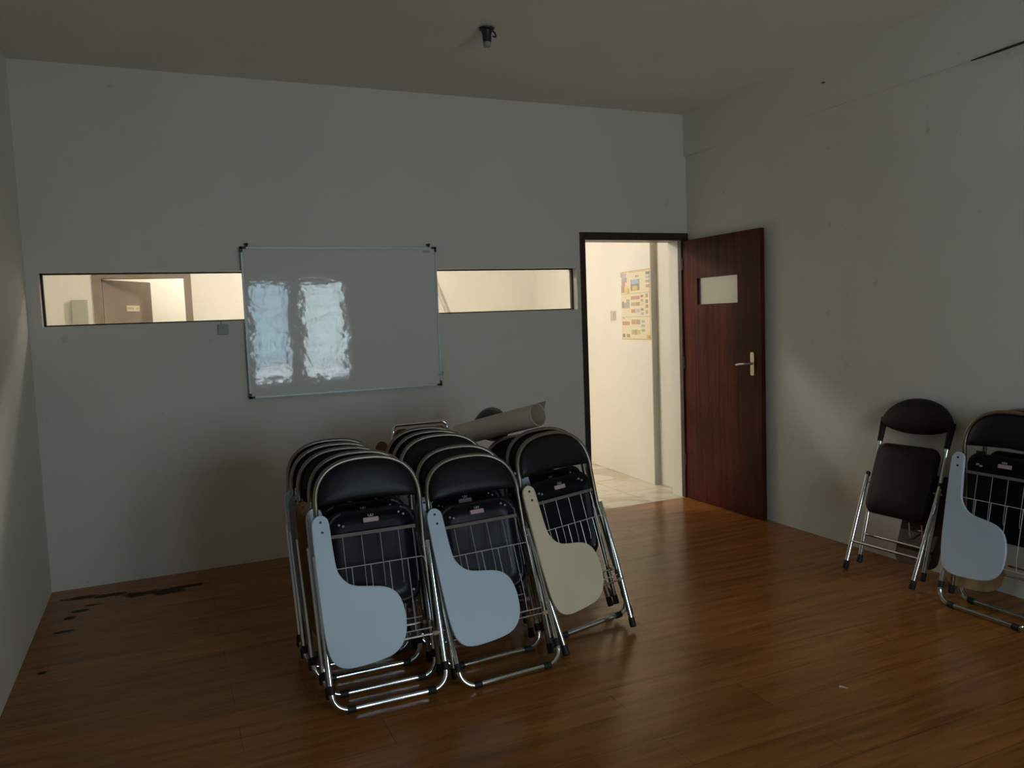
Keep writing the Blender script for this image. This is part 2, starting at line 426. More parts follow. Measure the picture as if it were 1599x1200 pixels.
hp = hd.build('handle_plate', M['steel'], d, 'worn brass handle plate')
lv = MB(); lv.tube(spline([(0, -.768, 1.066), (-.03, -.766, 1.066), (-.046, -.755, 1.066), (-.049, -.72, 1.064), (-.047, -.68, 1.060), (-.044, -.652, 1.056)], 4, False), .008, 10)
lv.build('lever', M['alu'], hp, 'bright metal lever')
hg = MB()
for z in (.25, 1.0, 1.75): hg.cyl((-.004, -.004, z), (-.004, -.004, z + .09), .007, 8)
hg.build('hinge', M['frame'], d)

# ------------------------------------------------------------------ the hall beyond
HY = 3.0
struct(MB().box((-1.2, 0.001, -.1), (4.9, HY + 2.2, -.002)).build('floor_hall', M['tile'], smooth=False))
struct(MB().box((-1.2, T, 2.75), (4.9, HY + 2.2, 2.87)).build('ceiling_hall', M['hallw'], smooth=False))
b = MB()
far = [(4.365, .50), (4.445, 1.85), (4.50, HY)]
b.box((4.42, T, 0), (4.8, .5, 2.75))
for (xa, ya), (xb, yb) in zip(far, far[1:]):
    b.add([(xa, ya, 0), (xb, yb, 0), (4.8, yb, 0), (4.8, ya, 0), (xa, ya, 2.75), (xb, yb, 2.75), (4.8, yb, 2.75), (4.8, ya, 2.75)],
          [(0, 1, 2, 3), (4, 5, 6, 7), (0, 1, 5, 4), (1, 2, 6, 5), (2, 3, 7, 6), (3, 0, 4, 7)])
b.box((4.75, HY, 0), (4.9, HY + 2.2, 2.75))
struct(b.build('wall_hall_right', M['hallw'], smooth=False))
struct(MB().box((4.362, .492, 0), (4.425, .502, 2.75)).build('trim_3', M['hallw2'], smooth=False))    # step face of the pilaster, its shade put into a greyer colour
struct(MB().box((-1.2, T, 0), (-1.05, HY + 2.2, 2.75)).build('wall_hall_left', M['hallw'], smooth=False))
b = MB()
b.box((-1.2, HY, 0), (.128, HY + .12, 2.75)); b.box((.128, HY, 1.963), (.942, HY + .12, 2.75)); b.box((.942, HY, 0), (4.9, HY + .12, 2.75))
struct(b.build('wall_hall_back', M['hallw'], smooth=False))
struct(MB().box((-1.2, HY + 2.05, 0), (4.9, HY + 2.2, 2.75)).build('wall_far_room', M['hallw'], smooth=False))
f = MB()
f.box((.125, HY - .012, 0), (.195, HY + .13, 1.93)); f.box((.885, HY - .012, 0), (.945, HY + .13, 1.93)); f.box((.125, HY - .012, 1.93), (.945, HY + .13, 1.965))
struct(f.build('trim_4', M['halldoor'], smooth=False))
ang = math.atan2(.62, .42)
d2_ = struct(empty('door_2', Matrix.Translation((.20, HY + .06, .005)) @ Matrix.Rotation(ang, 4, 'Z')))
MB().box((0, 0, 0), (.70, .035, 1.92)).build('door_leaf', M['halldoor'], d2_, smooth=False)
sg = MB(); sg.box((.31, -.004, 1.635), (.50, 0, 1.69)); sg.cur = 1
x = .325
for k, wdt in enumerate((.014, .012, .014, .008, .014, .03, .012, .014)):      # unreadable worn lettering: a row of short strokes
    if k != 5: sg.box((x, -.005, 1.652), (x + wdt * .7, -.004, 1.674))
    x += wdt + .006
sg.build('sign', [M['signw'], M['signt']], d2_, 'small cream room sign', smooth=False)

# things in the hall
mb_ = MB(); mb_.prism(rrect(-.05, .075, 1.25, 1.742, .006), HY - .05, HY, .003)
tag(mb_.build('meter_box', M['greybox']), 'grey green box on the hall wall seen through left end of strip window', 'box')
lp = MB(); lp.tube([(3.15, HY - .05, 2.30), (4.02, HY - .05, .0)], .022, 8)
struct(lp.build('trim_5', M['hallw2']))                                        # grey sloping stair rail post in the hall

def on_far(y, off=.003):       # point on the far right hall wall at depth y
    (xa, ya), (xb, yb) = far[0], far[1]
    return xa + (xb - xa) * (y - ya) / (yb - ya) - off
po = MB(); Y0, Y1, PZ0, PZ1 = 1.005, .515, 1.218, 1.808
def patch(u0, u1, v0, v1, lift=.0):
    ya, yb = Y0 + (Y1 - Y0) * u0, Y0 + (Y1 - Y0) * u1
    za, zb = PZ1 + (PZ0 - PZ1) * v0, PZ1 + (PZ0 - PZ1) * v1
    o = .003 + lift
    vs = [(on_far(ya, o), ya, za), (on_far(yb, o), yb, za), (on_far(yb, o), yb, zb), (on_far(ya, o), ya, zb)]
    vs += [(x + o * .8, y, z) for (x, y, z) in vs]
    po.add(vs, [(0, 1, 2, 3), (7, 6, 5, 4), (0, 4, 5, 1), (1, 5, 6, 2), (2, 6, 7, 3), (3, 7, 4, 0)])
pm = ['p_paper', 'p_gold', 'p_blue', 'p_sky', 'p_grey', 'p_red', 'p_brown', 'p_dark', 'p_pink', 'p_lilac', 'p_orange', 'p_yellow', 'p_olive', 'p_line']
def P(m, u0, u1, v0, v1, lift=.001):
    po.cur = pm.index(m); patch(u0, u1, v0, v1, lift)
P('p_paper', 0, 1, 0, 1, 0)
P('p_gold', 0, 1, 0, .015); P('p_line', .3, .95, .02, .03); P('p_line', 0, 1, .325, .335); P('p_line', 0, 1, .665, .675); P('p_gold', 0, 1, .985, 1)
P('p_olive', .0, .10, .02, .08); P('p_lilac', .06, .20, .02, .10); P('p_grey', .04, .22, .09, .16); P('p_pink', .04, .16, .15, .22, .0012); P('p_brown', .02, .13, .21, .31)
P('p_yellow', .15, .25, .21, .31, .0012); P('p_gold', .22, .31, .25, .33, .0012)
P('p_dark', .53, .57, .075, .10); P('p_dark', .60, .63, .075, .10)
P('p_blue', .36, .66, .13, .20); P('p_sky', .40, .62, .13, .19, .0015); P('p_dark', .36, .66, .20, .29); P('p_gold', .42, .60, .225, .285, .0015)
for v, m in ((.04, 'p_dark'), (.095, 'p_lilac'), (.155, 'p_olive'), (.22, 'p_red')): P(m, .88, 1, v, v + .04)
P('p_grey', .03, .30, .46, .54); P('p_dark', .03, .10, .44, .53, .0014); P('p_grey', .19, .29, .41, .53, .0014)
for j, (v, a, c) in enumerate(((.37, 'p_red', 'p_pink'), (.46, 'p_olive', 'p_brown'), (.56, 'p_red', 'p_lilac'))): P(a, .36, .50, v, v + .05); P(c, .52, .66, v, v + .05)
for v, m in ((.36, 'p_dark'), (.42, 'p_grey'), (.48, 'p_yellow'), (.55, 'p_dark'), (.61, 'p_grey')): P(m, .70, .78, v, v + .035)
for v, m in ((.35, 'p_brown'), (.43, 'p_dark'), (.50, 'p_brown'), (.58, 'p_olive')): P(m, .86, .94, v, v + .05)
P('p_dark', .03, .12, .68, .69); P('p_red', .03, .29, .735, .79); P('p_red', .36, .50, .71, .78); P('p_brown', .52, .66, .71, .78)
P('p_olive', .36, .46, .86, .925); P('p_brown', .47, .54, .855, .93); P('p_gold', .56, .66, .86, .925); P('p_dark', .03, .12, .92, .97); P('p_brown', .18, .30, .92, .97)
for v in (.72, .785, .85): P('p_grey', .70, .82, v, v + .035)
P('p_orange', .88, 1, .93, .985); P('p_yellow', .92, 1, .88, .93); P('p_red', .93, .99, .95, .98, .0014)
tag(po.build('poster', [M[k] for k in pm], smooth=False), 'colourful poster of small photo rows on the hall wall beyond the door', 'poster')
sw = MB(); ys = 1.16; xs = on_far(ys, 0)
sw.prism(rrect(-.045, .045, 1.385, 1.472, .006), 0, .008); sw.v = [(xs - q[1], ys + q[0], q[2]) for q in sw.v]
so = sw.build('light_switch', M['switch']); tag(so, 'ivory light switch beside the poster on the hall wall', 'light switch')
rk = MB(); rk.box((xs - .012, ys - .022, 1.40), (xs - .007, ys + .022, 1.457)); rk.build('rocker', M['switch'], so, smooth=False)

# ------------------------------------------------------------------ on the walls and ceiling
BX0, BX1, BZ0, BZ1 = 1.121, 2.342, 1.013, 1.922
wb = tag(empty('whiteboard', Matrix.Translation((BX0, 0, BZ0))), 'large white board in thin aluminium frame hung over the strip window', 'whiteboard')
bw, bh = BX1 - BX0, BZ1 - BZ0
MB().box((.008, -.032, .008), (bw - .008, -.014, bh - .008)).build('writing_panel', M['board'], wb, smooth=False)
f = MB()
for a, c in (((0, 0), (.011, bh)), ((bw - .011, 0), (bw, bh)), ((0, 0), (bw, .011)), ((0, bh - .011), (bw, bh))):
    f.box((a[0], -.037, a[1]), (c[0], -.010, c[1]))
f.build('frame', M['alu'], wb, 'aluminium edge frame', smooth=False)
for (cx, cz) in ((0, 0), (1, 0), (0, 1), (1, 1)):
    k = MB(); x = -.002 if cx == 0 else bw + .002; z = -.002 if cz == 0 else bh + .002; sx = 1 if cx == 0 else -1; sz = 1 if cz == 0 else -1
    k.box((x, -.039, z), (x + sx * .034, -.006, z + sz * .014)); k.box((x, -.039, z), (x + sx * .014, -.006, z + sz * .034))
    k.build('corner_cap', M['black'], wb, 'black plastic corner cap', smooth=False)
for x in (.038, bw - .045):
    k = MB(); k.cyl((x, -.026, bh - .004), (x, -.026, bh + .020), .006, 8); k.box((x - .009, -.03, bh + .012), (x + .009, 0, bh + .024))
    k.build('hanging_hook', M['black'], wb)
k = MB(); k.box((bw + .002, -.034, .065), (bw + .016, 0, .090)); k.box((bw - .02, -.038, .066), (bw + .006, -.034, .078)); k.build('wall_clip', M['plate'], wb, smooth=False)
k = MB(); k.box((bw - .088, -.034, bh - .034), (bw - .040, -.032, bh - .022)); k.build('maker_tag', M['plate'], wb, smooth=False)

k = MB(); k.prism(rrect(.967, 1.027, 1.405, 1.468, .005), -.012, 0, .002)
jo = k.build('switch_plate', M['plate']); tag(jo, 'small grey plate on back wall just left of the whiteboard', 'wall plate')
k = MB(); k.cyl((.99, -.014, 1.468), (.985, -.006, 1.486), .003, 6); k.build('lead', M['porcelain'], jo)

lx, ly = 2.272, -1.20
lh = tag(empty('lamp_holder', Matrix.Translation((lx, ly, H))), 'black bulbless lamp holder on the ceiling', 'lamp holder')
k = MB(); k.tube([(0, 0, -.004), (0, 0, -.010), (0, 0, -.018)], [.040, .038, .026], 20); k.build('ceiling_rose', M['black'], lh)
k = MB(); k.tube([(0, 0, -.016), (0, 0, -.03), (0, 0, -.074)], [.028, .024, .021], 20); k.build('socket', M['black'], lh)
k = MB(); k.tube([(0, 0, -.072), (0, 0, -.078), (0, 0, -.094)], [.020, .0205, .018], 20); k.build('contact_ring', M['porcelain'], lh, 'pale porcelain ring')
k = MB(); k.tube(spline([(.03, 0, -.012), (.05, .01, -.02), (.045, -.01, -.045), (.028, -.005, -.04)], 5, False), .004, 6); k.build('wire', M['black'], lh)

k = MB(); k.tube(spline([(W - .026, -2.33, 2.603), (W - .027, -2.45, 2.604), (W - .026, -2.62, 2.607), (W - .026, -2.80, 2.606)], 4, False), [.003 + .0028 * min(1, k / 5) for k in range(13)], 8)  # dark rod drawn in place of the shadow gap under the beam
tag(k.build('shadow_gap', M['gap_nail']), 'dark rod standing for the shadow gap along the beam high on right wall', 'shadow_gap')
k = MB(); k.cyl((W - .022, -1.394, 2.762), (W - .045, -1.40, 2.757), .004, 8)
tag(k.build('nail', M['gap_nail']), 'small dark nail in the beam above the open door', 'nail')

# ------------------------------------------------------------------ folding chairs
CACHE = {}
def cached(key, fn):
    if key not in CACHE: CACHE[key] = fn()
    return CACHE[key]

def arch(hw, z0, z1, e=2.5, n=28):
    o = []
    for k in range(n + 1):
        a = PI * k / n; o.append((-hw * sp(math.cos(a), 2 / e), z0 + (z1 - z0) * sp(math.sin(a), 2 / e)))
    return o
TAB = [(-.237, .69), (-.231, .717), (-.217, .731), (-.203, .735), (-.188, .731), (-.175, .718), (-.170, .69), (-.167, .62), (-.161, .535), (-.148, .498), (-.122, .468), (-.088, .453),
       (-.040, .445), (.007, .436), (.042, .420), (.068, .390), (.081, .345), (.084, .30), (.078, .25), (.057, .208), (.020, .180), (-.03, .168), (-.10, .161), (-.15, .161), (-.188, .173),
       (-.213, .203), (-.225, .25), (-.231, .32), (-.235, .45), (-.237, .58)]
TABO = list(reversed(spline(TAB, 3)))

def m_frame():
    b = MB(); pts = [(-.220, .078, .068), (-.2165, .062, .30), (-.2065, .034, .58), (-.209, .014, .75)]
    pts += [(x, .008, z) for x, z in arch(.2085, .765, .944)]
    pts += [(.209, .014, .75), (.2065, .034, .58), (.2165, .062, .30), (.220, .078, .068)]
    b.tube(pts, .0105, 12); return b.mesh('frame', M['dullchrome'])
def m_footcap(sx):
    b = MB(); b.tube([(sx * .2193, .074, .095), (sx * .2202, .0785, .058), (sx * .2202, .0785, .052)], [.0135, .0145, .011], 12); return b.mesh('foot_cap', M['rubber'])
def upath():
    R = .062; zc = .0145; pts = [(-.2265, .030, .585), (-.2255, .020, .40), (-.2240, .004, zc + R + .03)]
    for k in range(9):
        a = PI + PI / 2 * k / 8; pts.append((-.223 + R + R * math.cos(a), 0, zc + R + R * math.sin(a)))
    return pts + [(-x, y, z) for x, y, z in reversed(pts)]
def m_uleg():
    b = MB(); b.tube(upath(), .0112, 12)
    return b.mesh('rear_leg', M['chrome'])
def m_sleeve(p, q): 
    b = MB(); b.tube([p, q], .0142, 12); return b.mesh('rubber_sleeve', M['rubber'])
def m_cframe():
    b = MB(); pts = [(-.238, .038, .066), (-.227, .037, .30), (-.2105, .034, .58), (-.209, .014, .75)]
    pts += [(x, .008, z) for x, z in arch(.2085, .765, .944)]
    pts += [(.209, .014, .75), (.2105, .034, .58), (.227, .037, .30), (.238, .038, .066)]
    b.tube(pts, .0105, 12); return b.mesh('frame', M['dullchrome'])
def m_cfcap(sx):
    b = MB(); b.tube([(sx * .2372, .038, .090), (sx * .2384, .038, .052), (sx * .2384, .038, .046)], [.0135, .0145, .011], 12); return b.mesh('foot_cap', M['rubber'])
def m_cleg(sx):
    b = MB(); b.tube([(sx * .2265, .030, .585), (sx * .2165, .010, .30), (sx * .2025, 0, .03)], .0112, 12); return b.mesh('rear_leg', M['chrome'])
def m_ccap(sx):
    b = MB(); b.tube([(sx * .2033, 0, .046), (sx * .2015, -.001, .008), (sx * .2013, -.001, .003)], [.014, .0155, .012], 12); return b.mesh('foot_cap', M['rubber'])
def m_back():
    o = arch(.198, .772, .934); bot = [(.19, .770), (.12, .776), (0, .781), (-.12, .776), (-.19, .770)]
    o = list(reversed(o + bot[1:-1]))
    b = MB(); b.pad(o, [(.03, -.012), (.5, -.011), (.8, -.008), (.94, -.002), (1.0, .006), (1.0, .014), (.94, .024), (.7, .032), (.03, .034)])
    return b.mesh('backrest', M['vinyl'], angle=60)
def m_seat():
    o = list(rrect(-.180, .180, .352, .742, .06))
    b = MB(); b.pad(o, [(.03, .022), (.70, .022), (.84, .020), (.90, .010), (.965, .008), (1.0, .014), (1.0, .030)])
    b.v = [(x, y + .18 * (.66 - z), z) for x, y, z in b.v]
    return b.mesh('seat', M['shell'], angle=50)
def m_cushion():
    o = list(rrect(-.176, .176, .356, .738, .06))
    b = MB(); b.pad(o, [(.03, .030), (1.0, .030), (1.0, .033), (.95, .035), (.8, .036), (.03, .037)])
    b.v = [(x, y + .18 * (.66 - z), z) for x, y, z in b.v]
    return b.mesh('seat_cushion', M['vinyl'], angle=50)
def m_sticker():
    b = MB(); b.prism(rrect(-.031, .031, .688, .706, .003), .0165, .0215, .0005); return b.mesh('sticker', M['pink'])
def m_emblem():
    b = MB(); y0, y1 = .0150, .0215
    b.box((-.012, y0, .709), (-.009, y1, .730)); b.box((.007, y0, .709), (.010, y1, .730)); b.box((-.012, y0, .727), (.010, y1, .730)); b.box((-.012, y0, .709), (.010, y1, .712))
    b.box((-.003, y0, .712), (.002, y1, .722))
    return b.mesh('emblem', M['emblem'], smooth=False)
def m_rivets():
    return MB().cyl((0, .018, 0), (0, .007, 0), .0045, 8).mesh('rivet', M['emblem'])
RIV = ((-.128, .690), (-.112, .684), (.112, .712), (.130, .702), (-.150, .40), (.150, .40))
def m_rail():
    b = MB(); b.box((-.172, -.006, .642), (.172, .010, .655)); return b.mesh('crossbar', M['taupe'], smooth=False)
def m_basket():
    b = MB(); y = -.011; r = .0016
    top = [(-.196, y + .01, .27), (-.195, y, .50), (-.190, y, .520), (-.180, y, .5255), (.180, y, .5255), (.190, y, .520), (.195, y, .50), (.196, y + .01, .27)]
    b.tube(top, .0019, 6)
    xs = [-.173 + .074 * k for k in range(5)]
    for x in xs: b.tube([(x, y, .525), (x, y, .30), (x, y + .012, .246)], r, 6)
    b.tube([(-.196, y + .012, .246), (.190, y + .012, .246)], .0022, 6)
    for x in xs + [.183]: b.tube([(x - .02, .004, .645), (x - .02, .006, .46), (x - .02, .012, .435)], .0010, 6)
    return b.mesh('book_basket', M['wire'])
def m_rod():
    b = MB(); b.cyl((-.218, .004, .222), (.218, .004, .222), .0048, 10); return b.mesh('leg_rod', M['chrome'])
def m_ferrule(sx):
    b = MB(); b.cyl((sx * .190, .004, .222), (sx * .2125, .004, .222), .0085, 10); return b.mesh('ferrule', M['ferrule'])
def m_bolt():
    return MB().cyl((-.018, .031, .560), (.018, .031, .560), .006, 8).mesh('pivot_bolt', M['alu'])
def m_tab(mat):
    b = MB(); b.prism(TABO, -.031, -.018, .002); return b.mesh('writing_tablet', M[mat])
def m_tscrew(z):
    b = MB(); b.cyl((-.2025 + (.709 - z) * .08, -.0325, z), (-.2025 + (.709 - z) * .08, -.029, z), .0052, 10); return b.mesh('screw', M['screw'])
def m_hinge():
    b = MB(); b.box((-.226, -.0185, .655), (-.182, -.013, .728)); b.box((-.218, -.015, .700), (-.200, .010, .722)); return b.mesh('tablet_bracket', M['black'], smooth=False)

def place(B, T_, ex):
    ez = (Vector(T_) - Vector(B)).normalized(); ex = Vector(ex); ex = (ex - ez * ex.dot(ez)).normalized(); ey = ez.cross(ex)
    m = Matrix((ex, ey, ez)).transposed().to_4x4(); m.translation = Vector(B); return m

def tablet_chair(B, T_, ex, tab, label, group, legs='u', toff=None, sc=1):
    root = tag(empty('folding_chair', place(B, T_, ex) @ Matrix.Scale(sc, 4)), label, 'chair', group)
    fr = link('frame', cached('frame' + legs, m_frame if legs == 'u' else m_cframe), root)
    for sx in (-1, 1): link('foot_cap', cached(('fc', sx, legs), lambda: m_footcap(sx) if legs == 'u' else m_cfcap(sx)), fr, 'black rubber foot cap')
    if legs == 'u':
        ul = link('rear_leg', cached('uleg', m_uleg), root, 'chrome rear leg loop with floor bar')
        for i, (p, q) in enumerate((((-.2237, .003, .110), (-.223, 0, .078)), ((.2237, .003, .110), (.223, 0, .078)),
                                    ((-.172, 0, .0145), (-.140, 0, .0145)), ((.172, 0, .0145), (.140, 0, .0145)))):
            link('rubber_sleeve', cached(('sl', i), lambda: m_sleeve(p, q)), ul, 'black rubber sleeve')
    else:
        for sx in (-1, 1):
            lg = link('rear_leg', cached(('cl', sx), lambda: m_cleg(sx)), root, 'chrome rear leg')
            link('foot_cap', cached(('cc', sx), lambda: m_ccap(sx)), lg, 'black rubber foot cap')
    link('backrest', cached('back', m_back), root, 'black padded backrest')
    st = link('seat', cached('seat', m_seat), root, 'black plastic seat underside')
    link('seat_cushion', cached('cushion', m_cushion), st); link('sticker', cached('sticker', m_sticker), st, 'pink sticker').location = (0, -.0095, 0)
    link('emblem', cached('emblem', m_emblem), st, 'small square emblem').location = (0, -.0125, 0)
    for x, z in RIV: link('rivet', cached('rivet', m_rivets), st).location = (x, .18 * (.66 - z), z)
    link('crossbar', cached('rail', m_rail), root, 'dull metal crossbar'); link('book_basket', cached('basket', m_basket), root, 'chrome wire book basket')
    rd = link('leg_rod', cached('rod', m_rod), root)
    for sx in (-1, 1): link('ferrule', cached(('fe', sx), lambda: m_ferrule(sx)), rd, 'brass coloured ferrule')
    for sx in (-1, 1): link('pivot_bolt', cached('bolt', m_bolt), root).location = (sx * .217, 0, 0)
    if tab:
        names = dict(white_lam='white writing tablet', cream_lam='cream writing tablet', brown_lam='brown writing tablet', grey_lam='grey writing tablet', tan_lam='tan writing tablet')
        tb = link('writing_tablet', cached(('tab', tab), lambda: m_tab(tab)), root, names[tab])
        if toff: tb.location = toff
        for z in (.709, .670): link('screw', cached(('ts', z), lambda: m_tscrew(z)), tb)
        link('tablet_bracket', cached('hinge', m_hinge), root)
    return root

X = (1, 0, 0)
def yawx(a): return (math.cos(a), math.sin(a), 0)
G = 'folded tablet chairs stacked in three leaning rows'
tablet_chair((1.366, -2.184, 0), (1.366, -1.915, .916), X, 'white_lam', 'nearest chair of left stack, chrome folding chair with large white writing tablet in full view', G)
tablet_chair((1.367, -2.049, 0), (1.367, -1.784, .918), X, 'white_lam', 'second chair of left stack, directly behind the front chair with the white tablet', G)
tablet_chair((1.352, -1.890, 0), (1.350, -1.605, .909), X, 'brown_lam', 'chair with brown wooden tablet showing at the left side of left stack', G)
tablet_chair((1.342, -1.755, 0), (1.342, -1.478, .920), X, 'grey_lam', 'fourth chair of left stack, grey tablet edge just behind the brown tablet', G)
tablet_chair((1.345, -1.622, 0), (1.345, -1.350, .918), X, 'white_lam', 'rearmost chair of left stack, nearest to the back wall', G)
tablet_chair((1.851, -2.224, 0), (1.820, -1.850, .868), X, 'white_lam', 'nearest chair of middle stack, folding chair with full white tablet beside the left stack', G, sc=.98)
tablet_chair((1.851, -2.030, 0), (1.834, -1.695, .882), X, 'white_lam', 'second chair of middle stack, its back rising just behind the front white tablet chair', G, sc=.985)
tablet_chair((1.832, -1.768, 0), (1.832, -1.475, .901), X, 'white_lam', 'third chair of middle stack, after the gap behind the two front backs', G)
tablet_chair((1.832, -1.638, 0), (1.832, -1.355, .907), X, 'grey_lam', 'fourth chair of middle stack, between third and rearmost chrome arches', G)
tablet_chair((1.833, -1.508, 0), (1.833, -1.235, .908), X, 'white_lam', 'rearmost black chair of middle stack, right in front of the maroon chair', G)
tablet_chair((2.336, -2.080, 0), (2.236, -1.800, .926), yawx(.22), 'cream_lam', 'front chair of right stack with cream tablet, standing nearest the doorway', G, legs='c')
tablet_chair((2.372, -1.940, 0), (2.270, -1.640, .905), yawx(.12), 'white_lam', 'second chair of right stack, white tablet tip above the cream tablet', G, toff=(.030, -.004, .028))
tablet_chair((2.366, -1.800, 0), (2.285, -1.355, .80), yawx(.06), 'white_lam', 'third chair of right stack, black back just under the paper roll', G, legs='c')
GR = 'folding chairs leaning on the right wall'
tablet_chair((3.975, -2.680, 0), (4.158, -2.678, .937), (0, -1, 0), 'white_lam', 'folding chair with white tablet at right photo edge, leaning before another chair', GR)
tablet_chair((4.104, -2.690, 0), (4.286, -2.690, .937), (0, -1, 0), 'tan_lam', 'rear chair against right wall, tan tablet edge peeking below the white tablet', GR, toff=(-.080, 0, -.095))

# the plain chair with padded oval back (seen from its seat side)
def oval():
    pts = [(-.215, .852), (-.20, .895), (-.165, .935), (-.11, .968), (-.04, .986), (.04, .986), (.11, .968), (.165, .935), (.20, .895), (.215, .852),
           (.19, .826), (.13, .806), (.06, .796), (0, .794), (-.06, .796), (-.13, .806), (-.19, .826)]
    return spline(pts, 3)
def plain_chair(mat4, label, group, mv='brown_vinyl', board=True):
    root = tag(empty('folding_chair', mat4), label, 'chair', group)
    b = MB()
    pts = [(-.197, .078, .075), (-.199, .066, .30), (-.202, .045, .56), (-.204, .036, .80)] + [(x, .034, z) for x, z in arch(.204, .83, .955, 2.3, 20)]
    pts += [(.204, .036, .80), (.202, .045, .56), (.199, .066, .30), (.197, .078, .075)]
    b.tube(pts, .0108, 12); fr = b.build('frame', M['chrome'], root, 'chrome main frame')
    for sx in (-1, 1):
        b = MB(); b.tube([(sx * .197, .077, .10), (sx * .197, .0785, .060), (sx * .197, .0785, .055)], [.0138, .015, .011], 12); b.build('foot_cap', M['rubber'], fr, 'black rubber foot cap')
        b = MB(); b.tube([(sx * .204, .035, .735), (sx * .205, .034, .80), (sx * .206, .032, .87)], [.0145, .0165, .018], 12); b.build('frame_sleeve', M[mv], fr, 'dark sleeve under the backrest')
        b = MB(); b.tube([(sx * .222, .022, .538), (sx * .216, .010, .30), (sx * .209, 0, .035)], .0112, 12); lg = b.build('leg', M['chrome'], root, 'chrome short leg')
        b = MB(); b.tube([(sx * .2095, .001, .050), (sx * .209, 0, .010), (sx * .209, 0, .004)], [.0142, .0155, .012], 12); b.build('foot_cap', M['rubber'], lg, 'black rubber foot cap')
        b = MB(); b.tube([(sx * .2225, .0235, .530), (sx * .2228, .0242, .552), (sx * .2228, .0242, .557)], [.0125, .0125, .008], 10); b.build('top_cap', M['black'], lg)
        b = MB(); b.cyl((sx * .195, .024, .500), (sx * .240, .024, .500), .006, 8); b.build('pivot_bolt', M['alu'], lg)
    b = MB(); b.pad(list(reversed(oval()))[::-1], [(.03, -.010), (.5, -.009), (.8, -.002), (.94, .010), (1, .024), (1, .036), (.95, .046), (.6, .052), (.03, .053)], curve=0)
    b.build('backrest', M[mv], root, 'dark padded oval backrest', angle=70)
    b = MB(); b.pad(rrect(-.186, .186, .335, .728, .055, 8), [(.03, -.022), (.5, -.021), (.82, -.015), (.94, -.004), (.99, .010), (1, .022), (.99, .034), (.9, .040), (.03, .040)])
    b.build('seat', M[mv], root, 'dark brown padded seat', angle=70)
    b = MB(); b.cyl((-.212, .003, .160), (.212, .003, .160), .0075, 10); b.build('crossbar', M['dullchrome'], root)
    b = MB(); b.cyl((-.198, .070, .215), (.198, .070, .215), .0075, 10); b.build('crossbar', M['dullchrome'], root)
    if board:
        b = MB(); b.prism(rrect(-.005, .245, .12, .60, .05, 8), .092, .104, .002); b.build('writing_tablet', M['dark_lam'], root, 'dark brown writing tablet hanging behind')
        b = MB()
        for x, z in ((.075, .33), (.150, .33)): b.tube([(x, .046, z), (x, .060, z - .03), (x - .002, .084, z - .075)], .003, 6)
        b.tube([(.118, .07, .30), (.150, .07, .302)], .003, 6); b.build('basket_wire', M['wire'], root)
    return root
plain_chair(place((3.996, -2.082, 0), (4.322, -2.060, .935), (0, -1, 0)), 'plain chair with padded seat leaning alone on right wall, dark oval back', GR)
plain_chair(place((2.045, -.80, 0), (2.382, -.80, .945), (.04, -1, 0)), 'black oval chair back poking up behind the paper roll', None, 'vinyl', False)

# maroon chair behind the middle stack
root = tag(empty('folding_chair', place((1.895, -1.20, 0), (1.895, -.955, .915), X)), 'maroon chair with straight chrome top bar behind the middle stack', 'chair')
b = MB(); R = .05; pts = [(-.205, .05, .03), (-.200, .02, .50), (-.172, .008, .80), (-.150, .004, .880)]
for k in range(7):
    a = PI - PI / 2 * k / 6; pts.append((-.120 + .03 * math.cos(a), .002, .893 + .028 * math.sin(a)))
pts += [(-x, y, z) for x, y, z in reversed(pts)]
b.tube(pts, .0095, 12); fr = b.build('frame', M['chrome'], root, 'chrome frame')
for sx in (-1, 1):
    b = MB(); b.tube([(sx * .205, .050, .055), (sx * .205, .0515, .012)], .0145, 12); b.build('foot_cap', M['rubber'], fr)
b = MB()
o = [(-.165, .70), (.165, .70), (.152, .82), (.135, .890), (.110, .898), (.082, .898), (.060, .880), (.045, .862), (-.045, .862), (-.060, .880), (-.082, .898), (-.110, .898), (-.135, .890), (-.152, .82)]
b.pad(spline(o, 2), [(.03, -.006), (.7, -.004), (1, .004), (1, .016), (.9, .022), (.03, .024)]); b.build('backrest', M['maroon'], root, 'maroon backrest with hand notch')
b = MB(); b.pad(rrect(-.175, .175, .30, .66, .05), [(.03, .0), (.9, .004), (1, .014), (1, .03), (.9, .04), (.03, .042)]); b.build('seat', M['maroon'], root)
b = MB(); pts = [(-.222, .028, .56), (-.226, .0, .08)]
for k in range(9):
    a = PI + PI / 2 * k / 8; pts.append((-.226 + R + R * math.cos(a), 0, .0125 + R + R * math.sin(a)))
pts += [(-x, y, z) for x, y, z in reversed(pts)]
b.tube(pts, .0112, 12); b.build('rear_leg', M['chrome'], root)
b = MB(); b.prism([(x - .025, z + .105) for x, z in TABO], -.032, -.018, .002); b.build('writing_tablet', M['brown_lam'], root, 'orange brown wooden tablet')

def grounded(root):
    """set the thing down so that its lowest point rests on the floor"""
    lo = []
    def walk(o, m):
        m = m @ o.matrix_basis
        if o.type == 'MESH': lo.append(min((m @ v.co).z for v in o.data.vertices))
        for c in o.children: walk(c, m)
    walk(root, Matrix()); root.location.z += .0006 - min(lo)
for o in list(C.objects):
    if o.get('category') == 'chair': grounded(o)

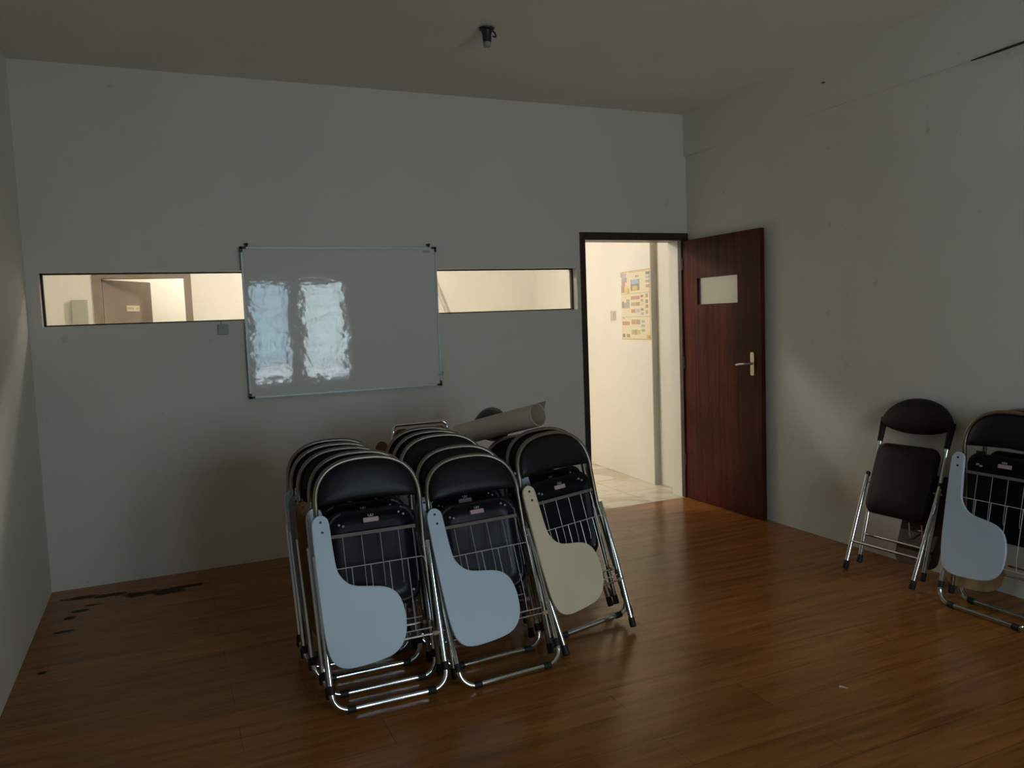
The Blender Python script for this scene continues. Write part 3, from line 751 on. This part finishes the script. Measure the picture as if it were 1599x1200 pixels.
# paper roll lying on the stacks
a0, a1 = Vector((2.070, -1.10, .832)), Vector((2.295, -1.60, .970))
ax = (a1 - a0).normalized(); uu = ax.cross(Vector((0, 0, 1))).normalized(); vv = uu.cross(ax)
if vv.z < 0: vv = -vv
uu = -uu
b = MB(); n = 84; ring0 = []
prof = []
for k in range(n):                                    # spiral sheet: two and a bit turns, with a loose flap
    t = k / (n - 1); a = math.radians(75) - t * 2 * PI * 2.15; r = .058 - .006 * t
    prof.append((a, r))
vs = []
for s_ in (0, 1):
    for th in (0, .0012):
        for (a, r) in prof:
            c = a0 + ax * ((a1 - a0).length * s_)
            c = c + (uu * math.cos(a) + vv * math.sin(a)) * (r - th)
            if s_ == 1 and a > math.radians(20): c = c + ax * (.055 * (a - math.radians(20)) / math.radians(55))
            vs.append(c)
fs = []
for i in range(n - 1):
    fs += [(i, i + 1, 2 * n + i + 1, 2 * n + i), (n + i, 3 * n + i, 3 * n + i + 1, n + i + 1), (i, n + i, n + i + 1, i + 1), (2 * n + i, 2 * n + i + 1, 3 * n + i + 1, 3 * n + i)]
fs += [(0, 2 * n, 3 * n, n), (n - 1, 2 * n - 1, 4 * n - 1, 3 * n - 1)]
b.add(vs, fs)
tag(b.build('paper_roll', M['paper'], angle=50), 'rolled cream paper sheet lying across the tops of the middle and right stacks', 'paper roll')

b = MB(); b.tube([(2.912, -2.868, .004), (2.920, -2.876, .0045), (2.930, -2.892, .003)], [.004, .0035, .001], 6)
tag(b.build('paper_scrap', M['paper']), 'tiny pale paper scrap on the open floor before the right wall chairs', 'scrap')

# ------------------------------------------------------------------ light
sc = bpy.context.scene
wd = bpy.data.worlds.new('sky'); sc.world = wd; wd.use_nodes = True
bg = wd.node_tree.nodes['Background']; bg.inputs['Color'].default_value = (.88, 1.0, 1.02, 1); bg.inputs['Strength'].default_value = 14.4
for (x0, x1, z0, z1) in WIN:
    l = bpy.data.lights.new('sky_portal', 'AREA'); l.shape = 'RECTANGLE'; l.size = x1 - x0; l.size_y = z1 - z0
    l.cycles.is_portal = True
    o = bpy.data.objects.new('sky_portal', l); C.objects.link(o)
    o.location = ((x0 + x1) / 2, RY - .16, (z0 + z1) / 2); o.rotation_euler = (PI / 2, 0, 0)
def lamp(name, loc, power, size, col):
    l = bpy.data.lights.new(name, 'POINT'); l.energy = power; l.shadow_soft_size = size; l.color = col
    o = bpy.data.objects.new(name, l); C.objects.link(o); o.location = loc; return o
lamp('hall_lamp', (2.1, 1.35, 2.47), 90, .10, (.98, .955, .90))
lamp('far_room_lamp', (1.2, HY + 1.2, 2.4), 44, .12, (1, .96, .88))

vs_ = sc.view_settings
vs_.view_transform = 'Standard'; vs_.look = 'None'; vs_.gamma = 1; vs_.use_curve_mapping = False; vs_.exposure = 0
sc.display_settings.display_device = 'sRGB'
